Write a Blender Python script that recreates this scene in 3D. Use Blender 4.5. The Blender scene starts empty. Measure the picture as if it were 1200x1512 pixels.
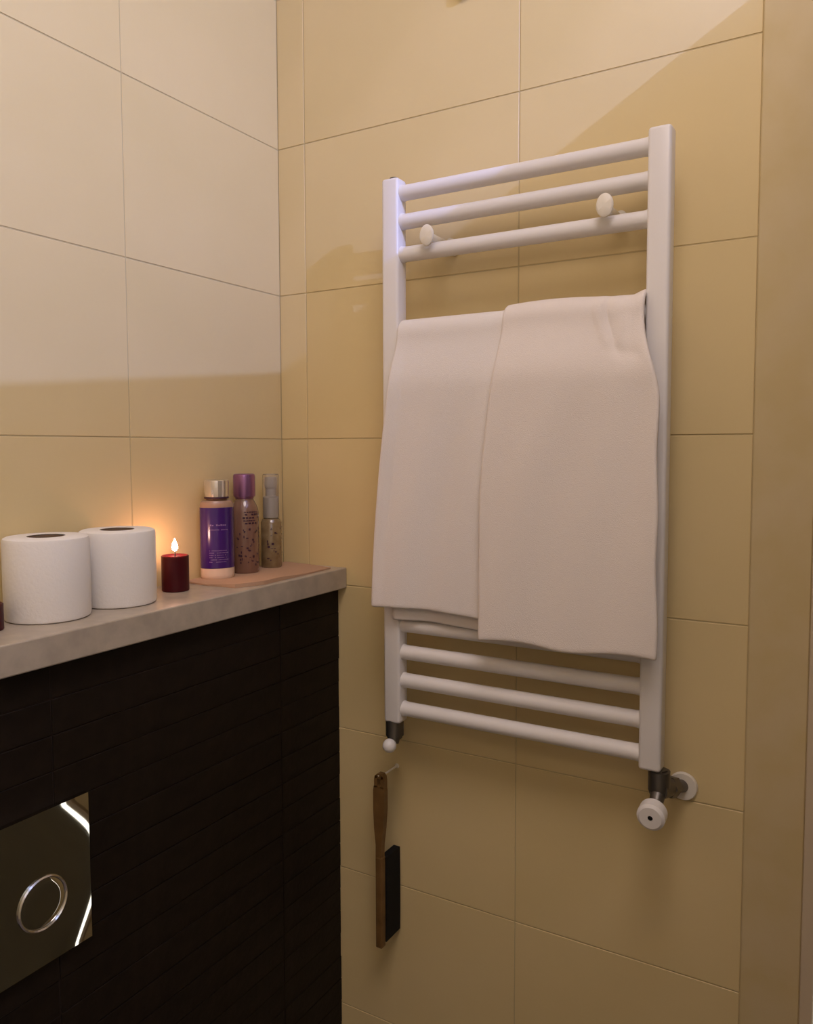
import bpy, bmesh, math, random
from mathutils import Vector, Matrix
random.seed(7)
PI = math.pi
S = bpy.context.scene
COL = S.collection

# ------------------------------------------------------------------ camera
cam_d = bpy.data.cameras.new('camera')
cam = bpy.data.objects.new('camera', cam_d); COL.objects.link(cam)
F_PX, CY = 1180.6, 738.1
PITCH, ROLL, YAW = 0.0640, -0.0029, 0.5303
cam_d.sensor_fit = 'AUTO'; cam_d.sensor_width = 36.0
cam_d.lens = F_PX * 36.0 / 1512.0
cam_d.shift_x = 0.0
cam_d.shift_y = (CY - 756.0) / 1512.0
cam_d.clip_start = 0.02
fwd = Vector((math.cos(YAW)*math.cos(PITCH), math.sin(YAW)*math.cos(PITCH), -math.sin(PITCH)))
rgt = Vector((math.sin(YAW), -math.cos(YAW), 0))
upv = rgt.cross(fwd)
r2 = rgt*math.cos(ROLL) + upv*math.sin(ROLL)
u2 = -rgt*math.sin(ROLL) + upv*math.cos(ROLL)
M = Matrix(((r2.x, u2.x, -fwd.x), (r2.y, u2.y, -fwd.y), (r2.z, u2.z, -fwd.z))).to_4x4()
M.translation = Vector((-1.1163, -0.9107, 1.4))
cam.matrix_world = M
S.camera = cam

# ------------------------------------------------------------------ world, lamps, exposure
S.view_settings.view_transform = 'Standard'
S.view_settings.look = 'None'
S.view_settings.gamma = 1.0
S.view_settings.use_curve_mapping = False
S.view_settings.exposure = 0.0
w = bpy.data.worlds.new('world'); S.world = w; w.use_nodes = True
w.node_tree.nodes['Background'].inputs[0].default_value = (1.0, 0.75, 0.5, 1)
w.node_tree.nodes['Background'].inputs[1].default_value = 0.03

BULB = Vector((-0.80, -2.10, 2.636))          # bare ceiling bulb behind the open door leaf
BULB_W = 97.0
ld = bpy.data.lights.new('ceiling_bulb_light', 'POINT')
ld.energy = BULB_W; ld.color = (0.262, 0.375, 1.0); ld.shadow_soft_size = 0.007
lo = bpy.data.objects.new('ceiling_bulb_light', ld); COL.objects.link(lo); lo.location = BULB

WARM = Vector((-1.05, -0.95, 2.675))           # round ceiling light over the toilet
WARM_W = 13.0
ld = bpy.data.lights.new('ceiling_disc_light', 'AREA')
ld.shape = 'DISK'; ld.size = 0.80; ld.energy = WARM_W; ld.color = (1.0, 0.852, 0.855)
lo = bpy.data.objects.new('ceiling_disc_light', ld); COL.objects.link(lo); lo.location = WARM

# ------------------------------------------------------------------ helpers
def mat(name, col, rough=0.5, metal=0.0, spec=0.5, noise=None, bump=None, coat=0.0, sss=None, trans=0.0, ior=1.45):
    m = bpy.data.materials.new(name); m.use_nodes = True
    nt = m.node_tree; b = nt.nodes['Principled BSDF']
    b.inputs['Base Color'].default_value = (*col, 1)
    b.inputs['Roughness'].default_value = rough
    b.inputs['Metallic'].default_value = metal
    b.inputs['Specular IOR Level'].default_value = spec
    b.inputs['Coat Weight'].default_value = coat
    b.inputs['Transmission Weight'].default_value = trans
    b.inputs['IOR'].default_value = ior
    if sss:
        b.inputs['Subsurface Weight'].default_value = sss[0]
        b.inputs['Subsurface Radius'].default_value = sss[1]
        b.inputs['Subsurface Scale'].default_value = sss[2]
    tc = nt.nodes.new('ShaderNodeTexCoord')
    if noise:                      # (scale, second colour, detail)
        n = nt.nodes.new('ShaderNodeTexNoise'); n.inputs['Scale'].default_value = noise[0]
        n.inputs['Detail'].default_value = noise[2]
        nt.links.new(tc.outputs['Object'], n.inputs['Vector'])
        r = nt.nodes.new('ShaderNodeValToRGB')
        r.color_ramp.elements[0].color = (*col, 1); r.color_ramp.elements[1].color = (*noise[1], 1)
        r.color_ramp.elements[0].position = 0.35; r.color_ramp.elements[1].position = 0.65
        nt.links.new(n.outputs['Fac'], r.inputs[0]); nt.links.new(r.outputs[0], b.inputs['Base Color'])
    if bump:                       # (scale, strength, distance)
        n2 = nt.nodes.new('ShaderNodeTexNoise'); n2.inputs['Scale'].default_value = bump[0]
        n2.inputs['Detail'].default_value = 4
        nt.links.new(tc.outputs['Object'], n2.inputs['Vector'])
        bp = nt.nodes.new('ShaderNodeBump'); bp.inputs['Strength'].default_value = bump[1]
        bp.inputs['Distance'].default_value = bump[2]
        nt.links.new(n2.outputs['Fac'], bp.inputs['Height']); nt.links.new(bp.outputs[0], b.inputs['Normal'])
    return m

def emit(name, col, s):
    m = bpy.data.materials.new(name); m.use_nodes = True
    nt = m.node_tree; nt.nodes.clear()
    e = nt.nodes.new('ShaderNodeEmission'); e.inputs[0].default_value = (*col, 1); e.inputs[1].default_value = s
    o = nt.nodes.new('ShaderNodeOutputMaterial'); nt.links.new(e.outputs[0], o.inputs[0])
    return m

def obj(name, bm, m, parent=None, smooth=False, loc=None):
    me = bpy.data.meshes.new(name)
    bmesh.ops.recalc_face_normals(bm, faces=bm.faces)
    bm.to_mesh(me); bm.free()
    if smooth:
        me.polygons.foreach_set('use_smooth', [True]*len(me.polygons))
    ms = m if isinstance(m, (list, tuple)) else [m]
    for x in ms: me.materials.append(x)
    o = bpy.data.objects.new(name, me); COL.objects.link(o)
    if parent: o.parent = parent
    if loc: o.location = loc
    if smooth:
        md = o.modifiers.new('edges', 'EDGE_SPLIT'); md.split_angle = math.radians(38)
    return o

def thing(name, label, cat, loc=(0, 0, 0), group=None):
    o = bpy.data.objects.new(name, None); COL.objects.link(o); o.location = loc
    o.empty_display_size = 0.02
    return tag(o, label, cat, group)

def tag(o, label, cat, group=None):
    o['label'] = label; o['category'] = cat
    if group: o['group'] = group
    return o

def box(bm, a, b, bevel=0.0, seg=1):
    n = bmesh.new()
    bmesh.ops.create_cube(n, size=1)
    for v in n.verts:
        v.co = Vector(((a[i]+b[i])/2 + v.co[i]*abs(b[i]-a[i]) for i in range(3)))
    if bevel:
        bmesh.ops.bevel(n, geom=list(n.edges), offset=bevel, segments=seg, affect='EDGES', profile=0.5)
    merge(bm, n)

def merge(bm, n):
    vm = {}
    for v in n.verts: vm[v] = bm.verts.new(v.co)
    for f in n.faces:
        nf = bm.faces.new([vm[v] for v in f.verts]); nf.material_index = f.material_index; nf.smooth = f.smooth
    n.free()

def tube(bm, pts, r, seg=16, cap=True):
    pts = [Vector(p) for p in pts]
    rs = r if isinstance(r, (list, tuple)) else [r]*len(pts)
    rings = []
    prev = None
    for i, p in enumerate(pts):
        t = (pts[min(i+1, len(pts)-1)] - pts[max(i-1, 0)]).normalized()
        ref = Vector((0, 0, 1)) if abs(t.z) < 0.9 else Vector((1, 0, 0))
        a = t.cross(ref).normalized() if prev is None else (prev - t*prev.dot(t)).normalized()
        prev = a; b = t.cross(a)
        rings.append([bm.verts.new(p + (a*math.cos(2*PI*k/seg) + b*math.sin(2*PI*k/seg))*rs[i]) for k in range(seg)])
    for i in range(len(rings)-1):
        for k in range(seg):
            bm.faces.new((rings[i][k], rings[i][(k+1) % seg], rings[i+1][(k+1) % seg], rings[i+1][k]))
    if cap:
        bm.faces.new(rings[0][::-1]); bm.faces.new(rings[-1])

def lathe(bm, prof, seg=32, sx=1.0, sy=1.0, M4=None):
    """prof: list of (r, z); r=0 closes on the axis."""
    M4 = M4 or Matrix.Identity(4)
    rows = []
    for r, z in prof:
        if r < 1e-7: rows.append([bm.verts.new(M4 @ Vector((0, 0, z)))])
        else: rows.append([bm.verts.new(M4 @ Vector((r*sx*math.cos(2*PI*k/seg), r*sy*math.sin(2*PI*k/seg), z))) for k in range(seg)])
    for a, b in zip(rows[:-1], rows[1:]):
        for k in range(seg):
            k2 = (k+1) % seg
            if len(a) == 1 and len(b) == 1: continue
            if len(a) == 1: bm.faces.new((a[0], b[k], b[k2]))
            elif len(b) == 1: bm.faces.new((a[k], a[k2], b[0]))
            else: bm.faces.new((a[k], a[k2], b[k2], b[k]))

TOX = Matrix.Rotation(-PI/2, 4, 'Y')      # local +z -> -x  (faces into the room from the right wall)
TOY = Matrix.Rotation(PI/2, 4, 'X')       # local +z -> -y

# ------------------------------------------------------------------ materials
TILE = mat('beige_tile', (0.70, 0.55, 0.270), 0.42, noise=(4.0, (0.735, 0.58, 0.295), 3), bump=(60, 0.06, 0.002))
GROUT = mat('grout', (0.55, 0.44, 0.235), 0.9)
DARK = mat('dark_brown_tile', (0.010, 0.0062, 0.004), 0.55, spec=0.18, noise=(40, (0.015, 0.0095, 0.006), 4), bump=(120, 0.25, 0.002))
DGROUT = mat('dark_grout', (0.026, 0.018, 0.013), 0.8, spec=0.2)
STONE = mat('grey_stone', (0.40, 0.34, 0.265), 0.32, noise=(45, (0.48, 0.41, 0.315), 6))
WHITE = mat('radiator_enamel', (0.79, 0.755, 0.72), 0.30)
CAPW = mat('cream_plastic', (0.80, 0.74, 0.62), 0.4)
CHROME = mat('worn_chrome', (0.17, 0.155, 0.135), 0.42, .9)
PLATE = mat("polished_steel", (0.52, 0.51, 0.45), 0.02, 1.0)
RINGM = mat('bright_chrome', (0.60, 0.58, 0.53), 0.15, 1.0)
TOWEL = mat('white_terry', (0.80, 0.745, 0.70), 0.95, spec=0.1, bump=(900, 0.35, 0.002))
TOWEL2 = mat('offwhite_terry', (0.80, 0.725, 0.66), 0.95, spec=0.1, bump=(900, 0.35, 0.002))
PAPER = mat('tissue_paper', (0.84, 0.80, 0.73), 0.95, spec=0.1, bump=(220, 0.25, 0.0015))
CARD = mat('cardboard_core', (0.20, 0.13, 0.075), 0.9)
PAINT = mat('plaster_white', (0.82, 0.79, 0.72), 0.8)
CASING = mat('door_casing', (0.61, 0.475, 0.235), 0.5, noise=(14, (0.64, 0.51, 0.285), 4))
DOORM = mat('door_paint', (0.62, 0.50, 0.34), 0.5)
LEAF = mat('dark_door_wood', (0.27, 0.265, 0.21), 0.5, noise=(12, (0.32, 0.31, 0.25), 5))
FLOORM = mat('floor_tile', (0.16, 0.12, 0.08), 0.45, noise=(8, (0.19, 0.14, 0.09), 4))

# ------------------------------------------------------------------ room shell
XF, YF, ZC = -1.75, -2.45, 2.78
def struct(name, bm, m, parent=None):
    o = obj(name, bm, m, parent)
    if not parent: o['kind'] = 'structure'
    return o
bm = bmesh.new(); box(bm, (XF-.1, YF-.1, -.1), (1.1, .1, 0)); struct('floor', bm, FLOORM)
bm = bmesh.new(); box(bm, (XF-.1, YF-.1, ZC), (1.1, .1, ZC+.1)); struct('ceiling', bm, PAINT)
bm = bmesh.new(); box(bm, (XF, .0008, 0), (.0008, .1, ZC)); wall_left = struct('wall_left', bm, GROUT)
bm = bmesh.new()
box(bm, (.0008, -.858, 0), (.1, .1, ZC)); box(bm, (.0008, YF, 0), (.1, -1.69, ZC)); box(bm, (.0008, -1.69, 2.07), (.1, -.858, ZC))
wall_right = struct('wall_right', bm, GROUT)
bm = bmesh.new(); box(bm, (XF-.1, YF-.1, 0), (.1, YF, ZC)); struct('wall_front', bm, TILE)
bm = bmesh.new(); box(bm, (XF-.1, YF, 0), (XF, .1, ZC)); struct('wall_far', bm, TILE)
bm = bmesh.new(); box(bm, (1.0, YF-.1, 0), (1.1, .1, ZC)); box(bm, (.1, YF-.1, 0), (1.0, YF, ZC)); box(bm, (.1, 0, 0), (1.0, .1, ZC)); struct('wall_hall', bm, PAINT)

tile_cache = {}
def tile(w_, h_, axis, pos, parent, m, t=0.006, name='tile', bev=0.0005):
    """axis 'x': tile lies on the wall y=0, 'y': on the wall x=0; pos is the centre of its face."""
    key = (round(w_, 4), round(h_, 4), axis, m.name)
    if key not in tile_cache:
        b = bmesh.new()
        if axis == 'x': box(b, (-w_/2, 0, -h_/2), (w_/2, t, h_/2), bev)
        else: box(b, (0, -w_/2, -h_/2), (t, w_/2, h_/2), bev)
        o = obj(name, b, m, parent); tile_cache[key] = o.data
    else:
        o = bpy.data.objects.new(name, tile_cache[key]); COL.objects.link(o); o.parent = parent
    o.location = pos
    return o
ROW0, TH, TW, GAP = 1.417, 0.25, 0.3913, 0.0018
def rows():
    z = ROW0 - 6*TH
    while z < ZC:
        a, b = max(z, 0.0), min(z+TH, ZC)
        if b - a > .02: yield a+GAP/2, b-GAP/2
        z += TH
def jit(): return random.uniform(-.0002, .0002)
lx = [0.0, -.335, -.335-TW, -.335-2*TW, -.335-3*TW, XF]
for a, b in rows():
    for x1, x0 in zip(lx[:-1], lx[1:]):
        tile(x1-x0-GAP, b-a, 'x', ((x0+x1)/2, jit(), (a+b)/2), wall_left, TILE)
ly = [0.0, -.0573, -.0573-TW, -.774]
for a, b in rows():
    for y1, y0 in zip(ly[:-1], ly[1:]):
        tile(y1-y0-GAP, b-a, 'y', (jit(), (y0+y1)/2, (a+b)/2), wall_right, TILE)

# door casing, jamb and the open door leaf (whose top edge shades the corner from the bulb)
bm = bmesh.new(); box(bm, (-.004, -.846, 0), (.004, -.774, 2.14), .0015); box(bm, (-.004, -1.76, 0), (.004, -1.69, 2.14), .0015)
box(bm, (-.004, -1.69, 2.065), (.004, -.846, 2.14), .0015)
o = struct('trim_1', bm, CASING)
bm = bmesh.new(); box(bm, (-.010, -.862, 0), (.1, -.8465, 2.066), .001); box(bm, (-.010, -1.69, 0), (.1, -1.675, 2.066), .001)
struct('trim_2', bm, DOORM)
HINGE = Vector((-.0145, -.8675, 0))
DTOP = 2.0223
door = thing('door_1', 'x', 'x', HINGE); del door['label']; del door['category']; door['kind'] = 'structure'
door.rotation_euler = (0, 0, math.atan(.183))
bm = bmesh.new(); box(bm, (-.80, -.04, .008), (0, 0, DTOP), .0005); obj('door_leaf', bm, LEAF, door)
for sgn in (1, -1):
    bm = bmesh.new(); y0 = 0 if sgn > 0 else -.04
    tube(bm, [(-.75, y0, 1.02), (-.75, y0+sgn*.045, 1.02), (-.64, y0+sgn*.05, 1.02)], .008, 10); obj('door_handle', bm, CHROME, door, True)

# ceiling lamps
t = thing('pendant_bulb', 'small bare bulb on a short holder hanging from ceiling behind the door', 'lamp', (BULB.x, BULB.y, ZC))
bm = bmesh.new(); lathe(bm, [(0, 0), (.045, 0), (.04, -.022), (.012, -.03), (.012, -.05), (.018, -.055), (.018, -.125), (0, -.125)], 24); obj('bulb_holder', bm, PAINT, t, True)
t = thing('ceiling_disc_lamp', 'round flat ceiling lamp in the middle of the room', 'lamp', (WARM.x, WARM.y, ZC))
bm = bmesh.new(); lathe(bm, [(0, 0), (.42, 0), (.42, -.085), (.41, -.09), (0, -.09)], 40); obj('lamp_body', bm, PAINT, t, True)

t = thing('added_hall_glow', 'added glowing white cylinder, unseen in the hallway, reflected in the flush plate', 'lamp', (.34, -1.37, 0))  # unseen glow added for the bright streak on the flush plate
bm = bmesh.new(); lathe(bm, [(0, .03), (.125, .03), (.13, .04), (.13, .52), (.125, .53), (0, .53)], 32); obj('glow_cylinder', bm, emit('streak_glow', (1, .95, .86), 4.0), t, True)
bm = bmesh.new(); lathe(bm, [(0, 0), (.11, 0), (.11, .03), (0, .03)], 32); obj('glow_base', bm, PAINT, t, True)

# ------------------------------------------------------------------ cistern boxing with dark strips, stone shelf, flush plate
YB = -.1205
bm = bmesh.new(); box(bm, (XF+.001, YB+.0015, 0), (-.0005, -.001, 1.1625)); cist = struct('wall_cistern', bm, DGROUT)
RS = .041
zs = [1.1625]; z = 1.120
while z > 0.02: zs.append(z); z -= RS
zs.append(0.0)
xs = [-.0005, -.158, -.558, -.958, -1.358, XF+.001]
for z1, z0 in zip(zs[:-1], zs[1:]):
    for x1, x0 in zip(xs[:-1], xs[1:]):
        if x1 < -.9 and z0 < .5: continue
        tile(x1-x0-.0016, z1-z0-.0014, 'x', ((x0+x1)/2, YB + random.uniform(-.0006, .0006), (z0+z1)/2), cist, DARK, t=.004, name='tile_strip', bev=.0005)
bm = bmesh.new(); box(bm, (XF+.001, YB, 0), (-.958, YB+.0014, .5)); obj('lower_panel', bm, DARK, cist)

ZT, YS = 1.198, -.138
bm = bmesh.new(); box(bm, (XF+.002, YS, 1.163), (-.0004, -.0012, ZT), .0018, 2)
shelf = tag(obj('stone_shelf', bm, STONE), 'long grey stone shelf slab on top of the dark tiled boxing', 'shelf')

# flush plate
px0, px1, pz0, pz1 = -.772, -.519, .826, 1.0005
pcx, pcz = (px0+px1)/2, (pz0+pz1)/2
plate = thing('flush_plate', 'polished metal flush plate with round button on dark tiled boxing', 'flush plate', (pcx, YB, pcz))
hw, hh = (px1-px0)/2, (pz1-pz0)/2
def dome(u, v):
    return .0075 - .0021*(1-u*u)*(1-v*v)          # slightly dished
bm = bmesh.new(); NU, NV = 60, 44
g = [[bm.verts.new((hw*(-1+2*i/NU), -dome(-1+2*i/NU, -1+2*j/NV), hh*(-1+2*j/NV))) for j in range(NV+1)] for i in range(NU+1)]
for i in range(NU):
    for j in range(NV): bm.faces.new((g[i][j], g[i+1][j], g[i+1][j+1], g[i][j+1]))
rim = [g[i][0] for i in range(NU+1)] + [g[NU][j] for j in range(1, NV+1)] + [g[i][NV] for i in range(NU-1, -1, -1)] + [g[0][j] for j in range(NV-1, 0, -1)]
bk = [bm.verts.new((v.co.x, 0, v.co.z)) for v in rim]
for k in range(len(rim)):
    k2 = (k+1) % len(rim); bm.faces.new((rim[k], rim[k2], bk[k2], bk[k]))
bm.faces.new(bk)
obj('face_plate', bm, PLATE, plate, True)
for bx, br in ((-.5805, .0305), (-.7105, .0305)):
    ux, vz = (bx-pcx)/hw, (.8965-pcz)/hh
    d = dome(ux, vz) + .0004
    bm = bmesh.new()
    Mb = Matrix.Translation((bx-pcx, -d, .8965-pcz)) @ TOY
    lathe(bm, [(br-.0028, -.003), (br-.0028, .001), (br-.0014, .0024), (br, .001), (br, -.003)], 40, M4=Mb)
    ring = obj('button_ring', bm, RINGM, plate, True)
    bm = bmesh.new(); rb = br-.0032; rws = []      # push button, dished like the plate round it
    for q in range(9):
        rr = rb*q/8
        ring_ = []
        for k in range(40 if q else 1):
            x_, z_ = bx-pcx+rr*math.cos(2*PI*k/40), .8965-pcz+rr*math.sin(2*PI*k/40)
            ring_.append(bm.verts.new((x_, -dome(x_/hw, z_/hh)-(.0008 if q < 8 else 0), z_)))
        rws.append(ring_)
    for q in range(8):
        for k in range(40):
            k2 = (k+1) % 40
            if q == 0: bm.faces.new((rws[0][0], rws[1][k], rws[1][k2]))
            else: bm.faces.new((rws[q][k], rws[q+1][k], rws[q+1][k2], rws[q][k2]))
    obj('button', bm, PLATE, plate, True)

# ------------------------------------------------------------------ towel radiator
RX, RYL, RYR = -.066, -.2755, -.668
rad = thing('towel_radiator', 'white ladder towel radiator mounted on the tiled wall', 'radiator', (-.0665, (RYL+RYR)/2, .978))
O = rad.location.copy()
def loc(p): return (p[0]-O.x, p[1]-O.y, p[2]-O.z)
def rect_post(yc, w_, ztop, zbot):
    b = bmesh.new(); box(b, loc((-.081, yc-w_/2, zbot)), loc((-.054, yc+w_/2, ztop)), .0045, 3); return b
obj('upright', rect_post(RYL, .0285, 1.801, .9755), WHITE, rad, True)
obj('upright', rect_post(RYR, .0290, 1.799, .9795), WHITE, rad, True)
bm = bmesh.new(); lathe(bm, [(0, .003), (.006, .003), (.0075, 0), (.0075, -.002)], 16, M4=Matrix.Translation(loc((-.0675, RYL, 1.8015)))); obj('end_plug', bm, CHROME, rad, True)
bar_z = [1.780, 1.738, 1.690, 1.572, 1.528, 1.484, 1.400, 1.356, 1.312, 1.216, 1.172, 1.129, 1.086, 1.042, .997]
mesh0 = None
for z in bar_z:
    if mesh0 is None:
        bm = bmesh.new(); ya, yb = RYL-.0135, RYR+.0138
        tube(bm, [loc((RX, ya, z)), loc((RX, ya-.004, z)), loc((RX, ya-.008, z)), loc((RX, yb+.008, z)), loc((RX, yb+.004, z)), loc((RX, yb, z))],
             [.0128, .0118, .0113, .0113, .0118, .0128], 20, False)
        b0 = obj('bar', bm, WHITE, rad, True); mesh0 = b0.data; z0b = z
    else:
        b1 = b0.copy(); COL.objects.link(b1); b1.parent = rad; b1.location = (0, 0, z-z0b)
for y, z in ((-.3440, 1.7065), (-.6030, 1.7090)):
    bm = bmesh.new()
    lathe(bm, [(0, .0925), (.0125, .0922), (.0150, .0905), (.0150, .0880), (.0135, .0868), (.0055, .0865), (.0055, .0175), (.012, .0165), (.012, 0)], 28, 1.0, .74, M4=Matrix.Translation(loc((-.0006, y, z))) @ TOX)
    obj('mounting_bracket', bm, CAPW, rad, True)
# valves
def valve(yc, zc, wy, wz, wr, wx, dark_dot, py, pz):
    bm = bmesh.new(); k = 1.25 if dark_dot else .8
    tube(bm, [loc((-.0665, yc, zc+.020)), loc((-.0665, yc, zc-.006))], .0142, 16)
    tube(bm, [loc((-.0665, yc, zc+.022)), loc((-.0665, yc, zc+.012))], .0105, 6)
    tube(bm, [loc((-.0665, yc, zc+.012)), loc((-.0665, yc, zc-.010))], .012, 20)
    tube(bm, [loc((-.073, yc, zc-.004)), loc((-.045, yc+py*.35, zc+pz*.4))], .0105*k, 20)
    tube(bm, [loc((-.046, yc+py*.34, zc+pz*.4)), loc((-.031, yc+py*.55, zc+pz*.6))], .0120*k, 6)
    tube(bm, [loc((-.031, yc+py*.55, zc+pz*.6)), loc((-.001, yc+py, zc+pz))], .0070*k, 16)
    tube(bm, [loc((-.066, yc, zc-.004)), loc((wx+.012, wy, wz))], [.0105, .008], 18)
    v = obj('valve', bm, CHROME, rad, True)
    bm = bmesh.new()
    lathe(bm, [(0, .006), (.0145*k, .005), (.0155*k, .002), (.0155*k, 0)], 28, M4=Matrix.Translation(loc((-.0006, yc+py, zc+pz))) @ TOX)
    obj('wall_collar', bm, CAPW, v, True)
    bm = bmesh.new(); d = (Vector((wx, wy, wz)) - Vector((-.066, yc, zc-.004))).normalized()
    q = Vector((0, 0, 1)).rotation_difference(Vector((-1, 0, -.10)).normalized()).to_matrix().to_4x4()
    Mv = Matrix.Translation(loc((wx, wy, wz))) @ q
    if dark_dot:
        lathe(bm, [(.0032, .012), (.014, .012), (wr, .009), (wr, -.006), (.008, -.011), (0, -.011)], 28, M4=Mv)
        h = obj('valve_wheel', bm, WHITE, v, True)
        bm = bmesh.new(); lathe(bm, [(0, .0085), (.0034, .0085), (.0034, .0105)], 16, M4=Mv)
        s = obj('wheel_screw', bm, mat('dark_screw', (.02, .018, .016), .5), v, True); s['label'] = 'dark screw in the wheel centre'
    else:
        lathe(bm, [(0, wr)]+[(wr*math.sin(a*PI/10), wr*math.cos(a*PI/10)) for a in range(1, 10)]+[(0, -wr)], 24, M4=Mv)
        obj('valve_cap', bm, WHITE, v, True)
valve(RYL+.003, .958, -.2735, .9405, .0108, -.084, False, .034, -.016)
valve(RYR-.010, .958, -.6785, .9345, .0178, -.103, True, -.018, -.021)

# ------------------------------------------------------------------ towels
def towel(name, label, m, yl, yr, zbot, ztop, xf, zback, wr, layer2=None, subs=1, back=.016):
    """yl(t), yr(t): left/right edge y with t=0 top .. 1 bottom; xf(y,t): front face x."""
    t_ = thing(name, label, 'towel', (-.09, (yl(0)+yr(0))/2, zbot), 'white towels on the radiator')
    Ot = t_.location.copy()
    def sheet(zb, dx, nm, mm, th=.007, zb_back=zback, ymax=9):
        bm = bmesh.new(); NU, NF, NA, NB = 44, 60, 8, 12
        rows_ = []
        for k in range(NF+NA+NB+1):
            row = []
            for i in range(NU+1):
                u = i/NU
                if k <= NF:                       # front, from the bottom up
                    t = 1 - k/NF
                    y = yl(t)*(1-u) + yr(t)*u
                    zt_ = ztop(u)-.018
                    zbu = zb + wr(u)
                    z = zt_ + (zbu-zt_)*t
                    x = xf(u, t) + dx
                elif k <= NF+NA:                  # over the bar
                    a = (k-NF)/NA*PI
                    y = yl(0)*(1-u)+yr(0)*u
                    xfr = xf(u, 0)+dx; xb = RX+back-.5*dx
                    c = (xfr+xb)/2; R = (xb-xfr)/2
                    x = c - R*math.cos(a); z = ztop(u)-.018 + .018*math.sin(a)
                else:
                    t = (k-NF-NA)/NB
                    y = yl(t)*(1-u)+yr(t)*u
                    y = y*(1) ; x = RX+back-.5*dx; z = ztop(u)-.018 + (zb_back-(ztop(u)-.018))*t
                    y = min(max(y, RYR+.022), RYL-.022)
                y = min(y, ymax)
                row.append(bm.verts.new((x-Ot.x, y-Ot.y, z-Ot.z)))
            rows_.append(row)
        for a, b in zip(rows_[:-1], rows_[1:]):
            for i in range(NU): bm.faces.new((a[i], a[i+1], b[i+1], b[i]))
        o = obj(nm, bm, mm, t_)
        o.data.polygons.foreach_set('use_smooth', [True]*len(o.data.polygons))
        md = o.modifiers.new('thick', 'SOLIDIFY'); md.thickness = th; md.offset = 1.0
        md = o.modifiers.new('smooth', 'SUBSURF'); md.levels = subs; md.render_levels = subs
        return o
    sheet(zbot, 0, 'front_fold', m)
    if layer2: sheet(layer2, .012, 'inner_fold', m, .005, zback+.03, -.287)
    return t_
def lerp(a, b, t): return a+(b-a)*t
def sm(t): t = min(max(t, 0), 1); return t*t*(3-2*t)
def xfL(u, t):
    x = lerp(-.080, -.094, sm(t*5)) - .004*math.sin(u*7+1)*sm(t*1.5)
    x -= .006*sm((.12-u)/.12)*sm(t*6)
    return x - .002*math.sin(u*15+t*5)*sm(t*2)
towel('hand_towel', 'left white towel on radiator, shorter, its right side under the other towel', TOWEL,
      lambda t: lerp(-.2900, -.2560, sm(t)**.8 if t > 0 else 0), lambda t: lerp(-.480, -.452, t), 1.160, lambda u: 1.5868,
      xfL, 1.25, lambda u: .003*math.sin(u*3)-.004*u, 1.140)
def xfR(u, t):
    x = lerp(-.089, -.108, sm(t*5)) - .003*math.sin(u*6+t*2)*sm(t*2)
    # crease near the upper right corner
    f = 1 - sm((t-.02)/.16)
    x -= .0042*f*math.exp(-((u-.70-.55*t)/.022)**2) - .0034*f*math.exp(-((u-.745-.55*t)/.028)**2)
    x -= .0030*(1-sm((t-.05)/.10))*sm(t/.04)*math.exp(-((u-.90+.5*t)/.03)**2)
    x += .0022*math.exp(-((t-.12-.10*(u-.8))/.018)**2)*sm((u-.70)/.08)*(1-sm((u-.93)/.05))
    x -= .003*sm((u-.85)/.15)*sm(t*6)
    return x - .0015*math.sin(u*17+t*6)*sm(t*2)
def yrR(t):
    return -.656 - .0245*sm(t*3.5) - .003*t + .0012*math.sin(t*19)
towel('hand_towel', 'right off-white towel on radiator, longer, hanging in front beside the right upright', TOWEL2,
      lambda t: lerp(-.4640, -.4385, sm(t*1.6)**.8 if t > 0 else 0), yrR, 1.131, lambda u: 1.5930 + .0025*math.sin(u*5) + .006*sm((u-.9)/.1),
      xfR, 1.30, lambda u: .0035*math.sin(u*9)+.003*u, back=.0245)

# ------------------------------------------------------------------ brush hanging under the left valve
WOOD = mat('dark_stained_wood', (0.125, 0.062, 0.016), 0.5, noise=(30, (0.19, 0.10, 0.03), 5))
BRIS = mat('black_bristle', (0.008, 0.008, 0.009), 0.7, spec=0.2, bump=(700, 0.6, 0.002))
yb_ = -.2370
br = thing('scrubbing_brush', 'narrow wooden brush with black bristles hanging on the tiles below the left valve', 'brush', (-.050, yb_, .588))
def outline(bm, prof, x0, x1):
    """prof: (z, ya, yb) rows -> slab between x0 and x1"""
    rws = []
    for z, a, b in prof:
        rws.append([bm.verts.new((x0, a, z)), bm.verts.new((x0, b, z)), bm.verts.new((x1, b, z)), bm.verts.new((x1, a, z))])
    for p, q in zip(rws[:-1], rws[1:]):
        for k in range(4): bm.faces.new((p[k], p[(k+1) % 4], q[(k+1) % 4], q[k]))
    bm.faces.new(rws[0][::-1]); bm.faces.new(rws[-1])
Z0 = .585
bm = bmesh.new()
outline(bm, [(.150, -.004, .0062), (.172, -.0045, .006), (.200, -.008, .009), (.232, -.0105, .0105), (.262, -.0105, .0105), (.270, -.0095, .009)], -.009, .002)
for a, b in ((-.0100, -.0035), (.0025, .0085)):
    outline(bm, [(.268, a, b), (.280, a, b), (.287, a+.0012, b-.0012)], -.009, .002)
outline(bm, [(.283, -.0085, .007), (.288, -.0075, .006), (.2905, -.005, .003)], -.009, .002)
obj('handle', bm, WOOD, br)
bm = bmesh.new(); box(bm, (-.010, -.0055, 0), (.003, .0065, .152), .002, 2); obj('brush_back', bm, WOOD, br)
bm = bmesh.new()
outline(bm, [(.006, -.0065, .0055), (.05, -.007, .0055), (.10, -.007, .0055), (.148, -.0065, .0055)], .003, .0465)
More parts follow.
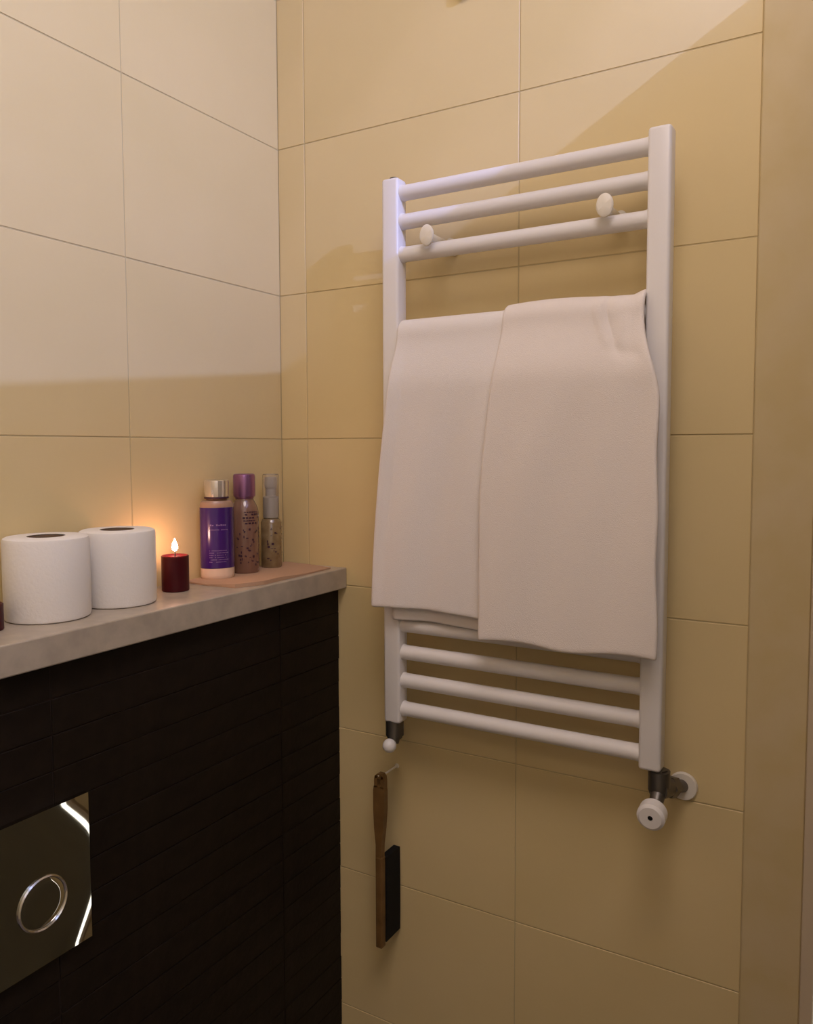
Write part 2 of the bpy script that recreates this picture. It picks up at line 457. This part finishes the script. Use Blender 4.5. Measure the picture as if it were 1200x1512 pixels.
obj('bristles', bm, BRIS, br)
bm = bmesh.new(); tube(bm, [(-.001, yb_, .872), (-.050, yb_, .872), (-.057, yb_, .873), (-.0585, yb_, .877)], .0016, 10)
lathe(bm, [(0, .003), (.003, .003), (.004, 0)], 16, M4=Matrix.Translation((-.0005, yb_, .872)) @ TOX)
tag(obj('wall_hook', bm, CAPW, None, True), 'thin cream hook on the tiles holding up the wooden brush', 'hook')

# dark knob at the very top of the tiled wall
bm = bmesh.new(); lathe(bm, [(0, .013), (.006, .0125), (.009, .010), (.009, .006), (.005, .004), (.005, .002), (.010, .001), (.010, 0)], 20, M4=Matrix.Translation((-.0005, -.362, 2.081)) @ TOX)
tag(obj('wall_hook', bm, mat('dark_bronze', (.02, .014, .01), .4, .6), None, True), 'small dark hook on the tiled wall high above the radiator', 'hook')

# ------------------------------------------------------------------ things on the shelf
def roll(x, y, r, h, label, rot):
    t = thing('toilet_roll', label, 'toilet paper', (x, y, ZT), 'toilet rolls on the stone shelf')
    t.rotation_euler = (0, 0, rot)
    bm = bmesh.new(); ri = .0215
    lathe(bm, [(ri, 0), (r-.004, 0), (r-.001, .0015), (r, .005), (r*1.004, h*.5), (r, h-.005), (r-.0012, h-.0015), (r-.004, h), (ri, h)], 64)
    obj('paper', bm, PAPER, t, True)
    bm = bmesh.new(); lathe(bm, [(ri, h-.0008), (ri-.0012, h-.0008), (ri-.0012, .0003), (ri, .0003), (ri, h-.0008)], 40)
    obj('core', bm, CARD, t, True)
    bm = bmesh.new()      # loose end of the paper lying on the roll
    N = 10; a0 = .0
    for s in (0,):
        pr = []
        for k in range(N+1):
            a = a0 + k*.05; rr = r*1.004 + .0004 + .0022*(k/N)**2
            pr.append((rr*math.cos(a), rr*math.sin(a)))
        lo_ = [bm.verts.new((p[0], p[1], .004)) for p in pr]; hi_ = [bm.verts.new((p[0], p[1], h-.004)) for p in pr]
        for k in range(N): bm.faces.new((lo_[k], lo_[k+1], hi_[k+1], hi_[k]))
    o = obj('loose_sheet', bm, PAPER, t); md = o.modifiers.new('thick', 'SOLIDIFY'); md.thickness = .0004
roll(-.5095, -.0520, .0488, .0985, 'white toilet roll at the left end, nearer roll of the two', .9)
roll(-.4060, -.0535, .0480, .0975, 'white toilet roll standing between the other roll and the red candle', .3)

WAX = mat('red_wax', (0.055, 0.0025, 0.006), 0.4, spec=.3, sss=(0.35, (1.0, .12, .06), .010))
WICK = mat('burnt_wick', (.012, .01, .01), .9)
FLAME = emit('candle_flame', (1.0, .50, .34), 155.0)
def candle(x, y, r, h, label, lit):
    t = thing('pillar_candle', label, 'candle', (x, y, ZT))
    bm = bmesh.new(); lathe(bm, [(0, 0), (r-.0012, 0), (r, .001), (r, h-.001), (r-.0012, h), (r-.003, h-.0008), (r-.005, h-.004), (0, h-.005)], 40); obj('wax', bm, WAX, t, True)
    bm = bmesh.new(); tube(bm, [(0, 0, h-.006), (.0003, 0, h+.001), (.001, .0003, h+.006)], .0009, 8); obj('wick', bm, WICK, t)
    if lit:
        bm = bmesh.new()
        lathe(bm, [(0, h+.0055), (.0024, h+.0070), (.0040, h+.0095), (.0043, h+.0120), (.0034, h+.0160), (.0018, h+.0200), (.0006, h+.0230), (0, h+.0240)], 16)
        obj('flame', bm, FLAME, t, True)
candle(-.3035, -.0500, .0192, .0510, 'small dark red pillar candle, lit, beside the toilet rolls', True)
candle(-.5920, -.0560, .0192, .0300, 'dark red candle mostly cut off by the left edge of the photo', False)

# napkin under the bottles
NAP = mat('pink_napkin', (0.50, 0.32, 0.205), 0.9, spec=.1, bump=(300, .2, .001))
poly = [(-.250, -.010), (-.2545, -.062), (-.2480, -.112), (-.232, -.121), (-.205, -.130), (-.165, -.128), (-.1, -.127), (-.028, -.124), (-.014, -.07), (-.008, -.012), (-.12, -.006)]
bm = bmesh.new()
top = [bm.verts.new((x, y, ZT+.0026 + (.0035 if (y < -.11 and x < -.16) else 0))) for x, y in poly]
bot = [bm.verts.new((x, y, ZT+.0002)) for x, y in poly]
n_ = len(poly)
c1 = bm.verts.new((-.13, -.065, ZT+.0026)); c0 = bm.verts.new((-.13, -.065, ZT+.0002))
for k in range(n_):
    k2 = (k+1) % n_
    bm.faces.new((top[k], top[k2], c1)); bm.faces.new((bot[k2], bot[k], c0)); bm.faces.new((top[k], bot[k], bot[k2], top[k2]))
tag(obj('napkin', bm, NAP), 'folded pinkish napkin spread under the three bottles on the shelf', 'napkin')
ZN = ZT+.0026

# bottle 1: oval lotion bottle, violet label, clear cap
CLEARCAP = mat('silver_clear_cap', (0.75, 0.70, 0.62), 0.12, .75)
LOTION = mat('pinkish_lotion', (0.38, 0.24, 0.155), 0.25)
VIOL = mat('violet_label', (0.040, 0.009, 0.125), 0.22, coat=.5)
PRINT = mat('pale_print', (0.22, 0.13, 0.30), 0.5)
DPRINT = mat('dark_print', (0.05, 0.015, 0.03), 0.5)
LID = mat('lilac_metal', (0.34, 0.16, 0.31), 0.28, .75)
MIST = mat('mauve_glass', (0.23, 0.125, 0.085), 0.15, coat=.6)
FACE = math.atan2(-.93, -.37)      # bottles face the room

def strip_on_oval(bm, a, b, th0, th1, z0, z1, off, n=10):
    """band of an oval cylinder between two angles"""
    lo_, hi_ = [], []
    for k in range(n+1):
        th = lerp(th0, th1, k/n)
        x, y = (a+off)*math.cos(th), (b+off)*math.sin(th)
        lo_.append(bm.verts.new((x, y, z0))); hi_.append(bm.verts.new((x, y, z1)))
    for k in range(n): bm.faces.new((lo_[k], lo_[k+1], hi_[k+1], hi_[k]))

b1 = thing('lotion_bottle', 'lotion bottle with violet label and round clear cap, beside the candle', 'bottle', (-.1985, -.0315, ZN), 'bottles on the napkin')
b1.rotation_euler = (0, 0, -.62)
A1, B1 = .0258, .0185
bm = bmesh.new(); lathe(bm, [(0, .0162), (1, .0162), (1, .113), (.98, .1165), (.86, .1200), (.62, .1215), (.56, .1235), (0, .1235)], 48, A1, B1); obj('bottle_body', bm, LOTION, b1, True)
bm = bmesh.new(); lathe(bm, [(0, 0), (.93, 0), (.985, .002), (1, .006), (1, .0160), (0, .0160)], 48, A1, B1); obj('bottle_base_lit', bm, mat('candlelit_base', (.72, .56, .42), .3), b1, True)  # lower end paler: candle light painted into its colour
bm = bmesh.new(); strip_on_oval(bm, A1, B1, PI*.93, PI*2.07, .0165, .1100, .0004, 26)
lab = obj('front_label', bm, VIOL, b1, True); lab['label'] = 'violet label with faint lines of print'
bm = bmesh.new()
def print_line(bm, a, b, z, h, th0, th1, n, off):
    w_ = (th1-th0)/n
    for k in range(n):
        if random.random() < .14: continue
        strip_on_oval(bm, a, b, th0+w_*k, th0+w_*(k+.72), z, z+h*random.uniform(.7, 1), off, 1)
c = 1.5*PI
print_line(bm, A1, B1, .0820, .0026, c-.55, c+.55, 9, .0007); print_line(bm, A1, B1, .0755, .0014, c-.6, c+.62, 14, .0007)
for k, zz in enumerate((.0435, .0400, .0365, .0330, .0295, .0260)): print_line(bm, A1, B1, zz, .0013, c-.62, c+.45+.1*math.sin(k*2), 15, .0007)
obj('label_print', bm, PRINT, lab)['kind'] = 'stuff'
bm = bmesh.new(); lathe(bm, [(0, .123), (.0165, .123), (.0178, .1245), (.0180, .1275), (.0184, .130), (.0190, .1480), (.0184, .1512), (.0165, .1525), (.006, .1528), (0, .1528)], 36); obj('bottle_cap', bm, CLEARCAP, b1, True)
bm = bmesh.new(); lathe(bm, [(.0183, .1232), (.0188, .1240), (.0188, .1255), (.0181, .1262)], 36); obj('cap_seam', bm, DPRINT, b1, True)

b2 = thing('body_mist_bottle', 'round mist bottle with shiny lilac cap, middle of the three bottles', 'bottle', (-.1340, -.0305, ZN), 'bottles on the napkin')
R2 = .0225
bm = bmesh.new(); lathe(bm, [(0, 0), (R2-.002, 0), (R2, .003), (R2, .098), (R2-.002, .106), (R2-.0055, .1135), (.0140, .1190), (.0140, .1215), (0, .1215)], 40); obj('bottle_body', bm, MIST, b2, True)
bm = bmesh.new(); lathe(bm, [(.0142, .1195), (.0150, .1205), (.0150, .1225), (.0172, .1232), (.0176, .1260), (.0176, .1555), (.0168, .1585), (.0150, .1597), (0, .1600)], 36); obj('bottle_cap', bm, LID, b2, True)
bm = bmesh.new(); c = FACE
for (z, h, t0, t1, n) in ((.098, .0022, -.5, .55, 6), (.0935, .0035, -.45, .7, 5), (.0885, .0030, -.6, .75, 6), (.084, .0022, -.55, .5, 8), (.0795, .0032, -.7, .8, 6)):
    print_line(bm, R2, R2, z, h, c+t0, c+t1, n, .0004)
for k in range(60):                           # floral speckle printed on the lower body
    th = c+random.uniform(-1.1, 1.3); z = random.uniform(.012, .072)
    strip_on_oval(bm, R2, R2, th, th+random.uniform(.04, .16), z, z+random.uniform(.001, .004), .0004, 1)
obj('printed_pattern', bm, DPRINT, b2)['kind'] = 'stuff'

b3 = thing('perfume_spray', 'slim spray bottle with white pump under a clear cap, nearest the corner', 'bottle', (-.0690, -.0310, ZN), 'bottles on the napkin')
GLASSY = mat('smoky_bottle', (0.20, 0.13, 0.06), 0.12, coat=.6, noise=(60, (.28, .20, .10), 4))
PUMP = mat('white_pump', (.62, .56, .46), .4)
OVER = mat('clear_overcap', (.95, .93, .9), .08, trans=.92, ior=1.2)
R3 = .0175
bm = bmesh.new(); lathe(bm, [(0, 0), (R3-.001, 0), (R3, .002), (R3, .076), (R3-.001, .0775), (.0150, .0815), (.0095, .0840), (0, .0840)], 36); obj('bottle_body', bm, GLASSY, b3, True)
bm = bmesh.new(); lathe(bm, [(.0100, .0835), (.0110, .0845), (.0110, .1150), (.0102, .1180), (.0060, .1200), (.0060, .1330), (.0072, .1340), (.0072, .1500), (.0062, .1520), (0, .1522)], 32); obj('pump', bm, PUMP, b3, True)
bm = bmesh.new(); lathe(bm, [(.0136, .0838), (.0136, .1545), (.0128, .1575), (0, .1585), (0, .1570), (.0120, .1562), (.0126, .1540), (.0126, .0838), (.0136, .0838)], 32); obj('clear_cap', bm, OVER, b3, True)
bm = bmesh.new()
for k in range(26):
    th = FACE+random.uniform(-1.0, 1.2); z = random.uniform(.012, .068)
    strip_on_oval(bm, R3, R3, th, th+random.uniform(.06, .25), z, z+random.uniform(.001, .004), .0004, 1)
obj('printed_pattern', bm, DPRINT, b3)['kind'] = 'stuff'
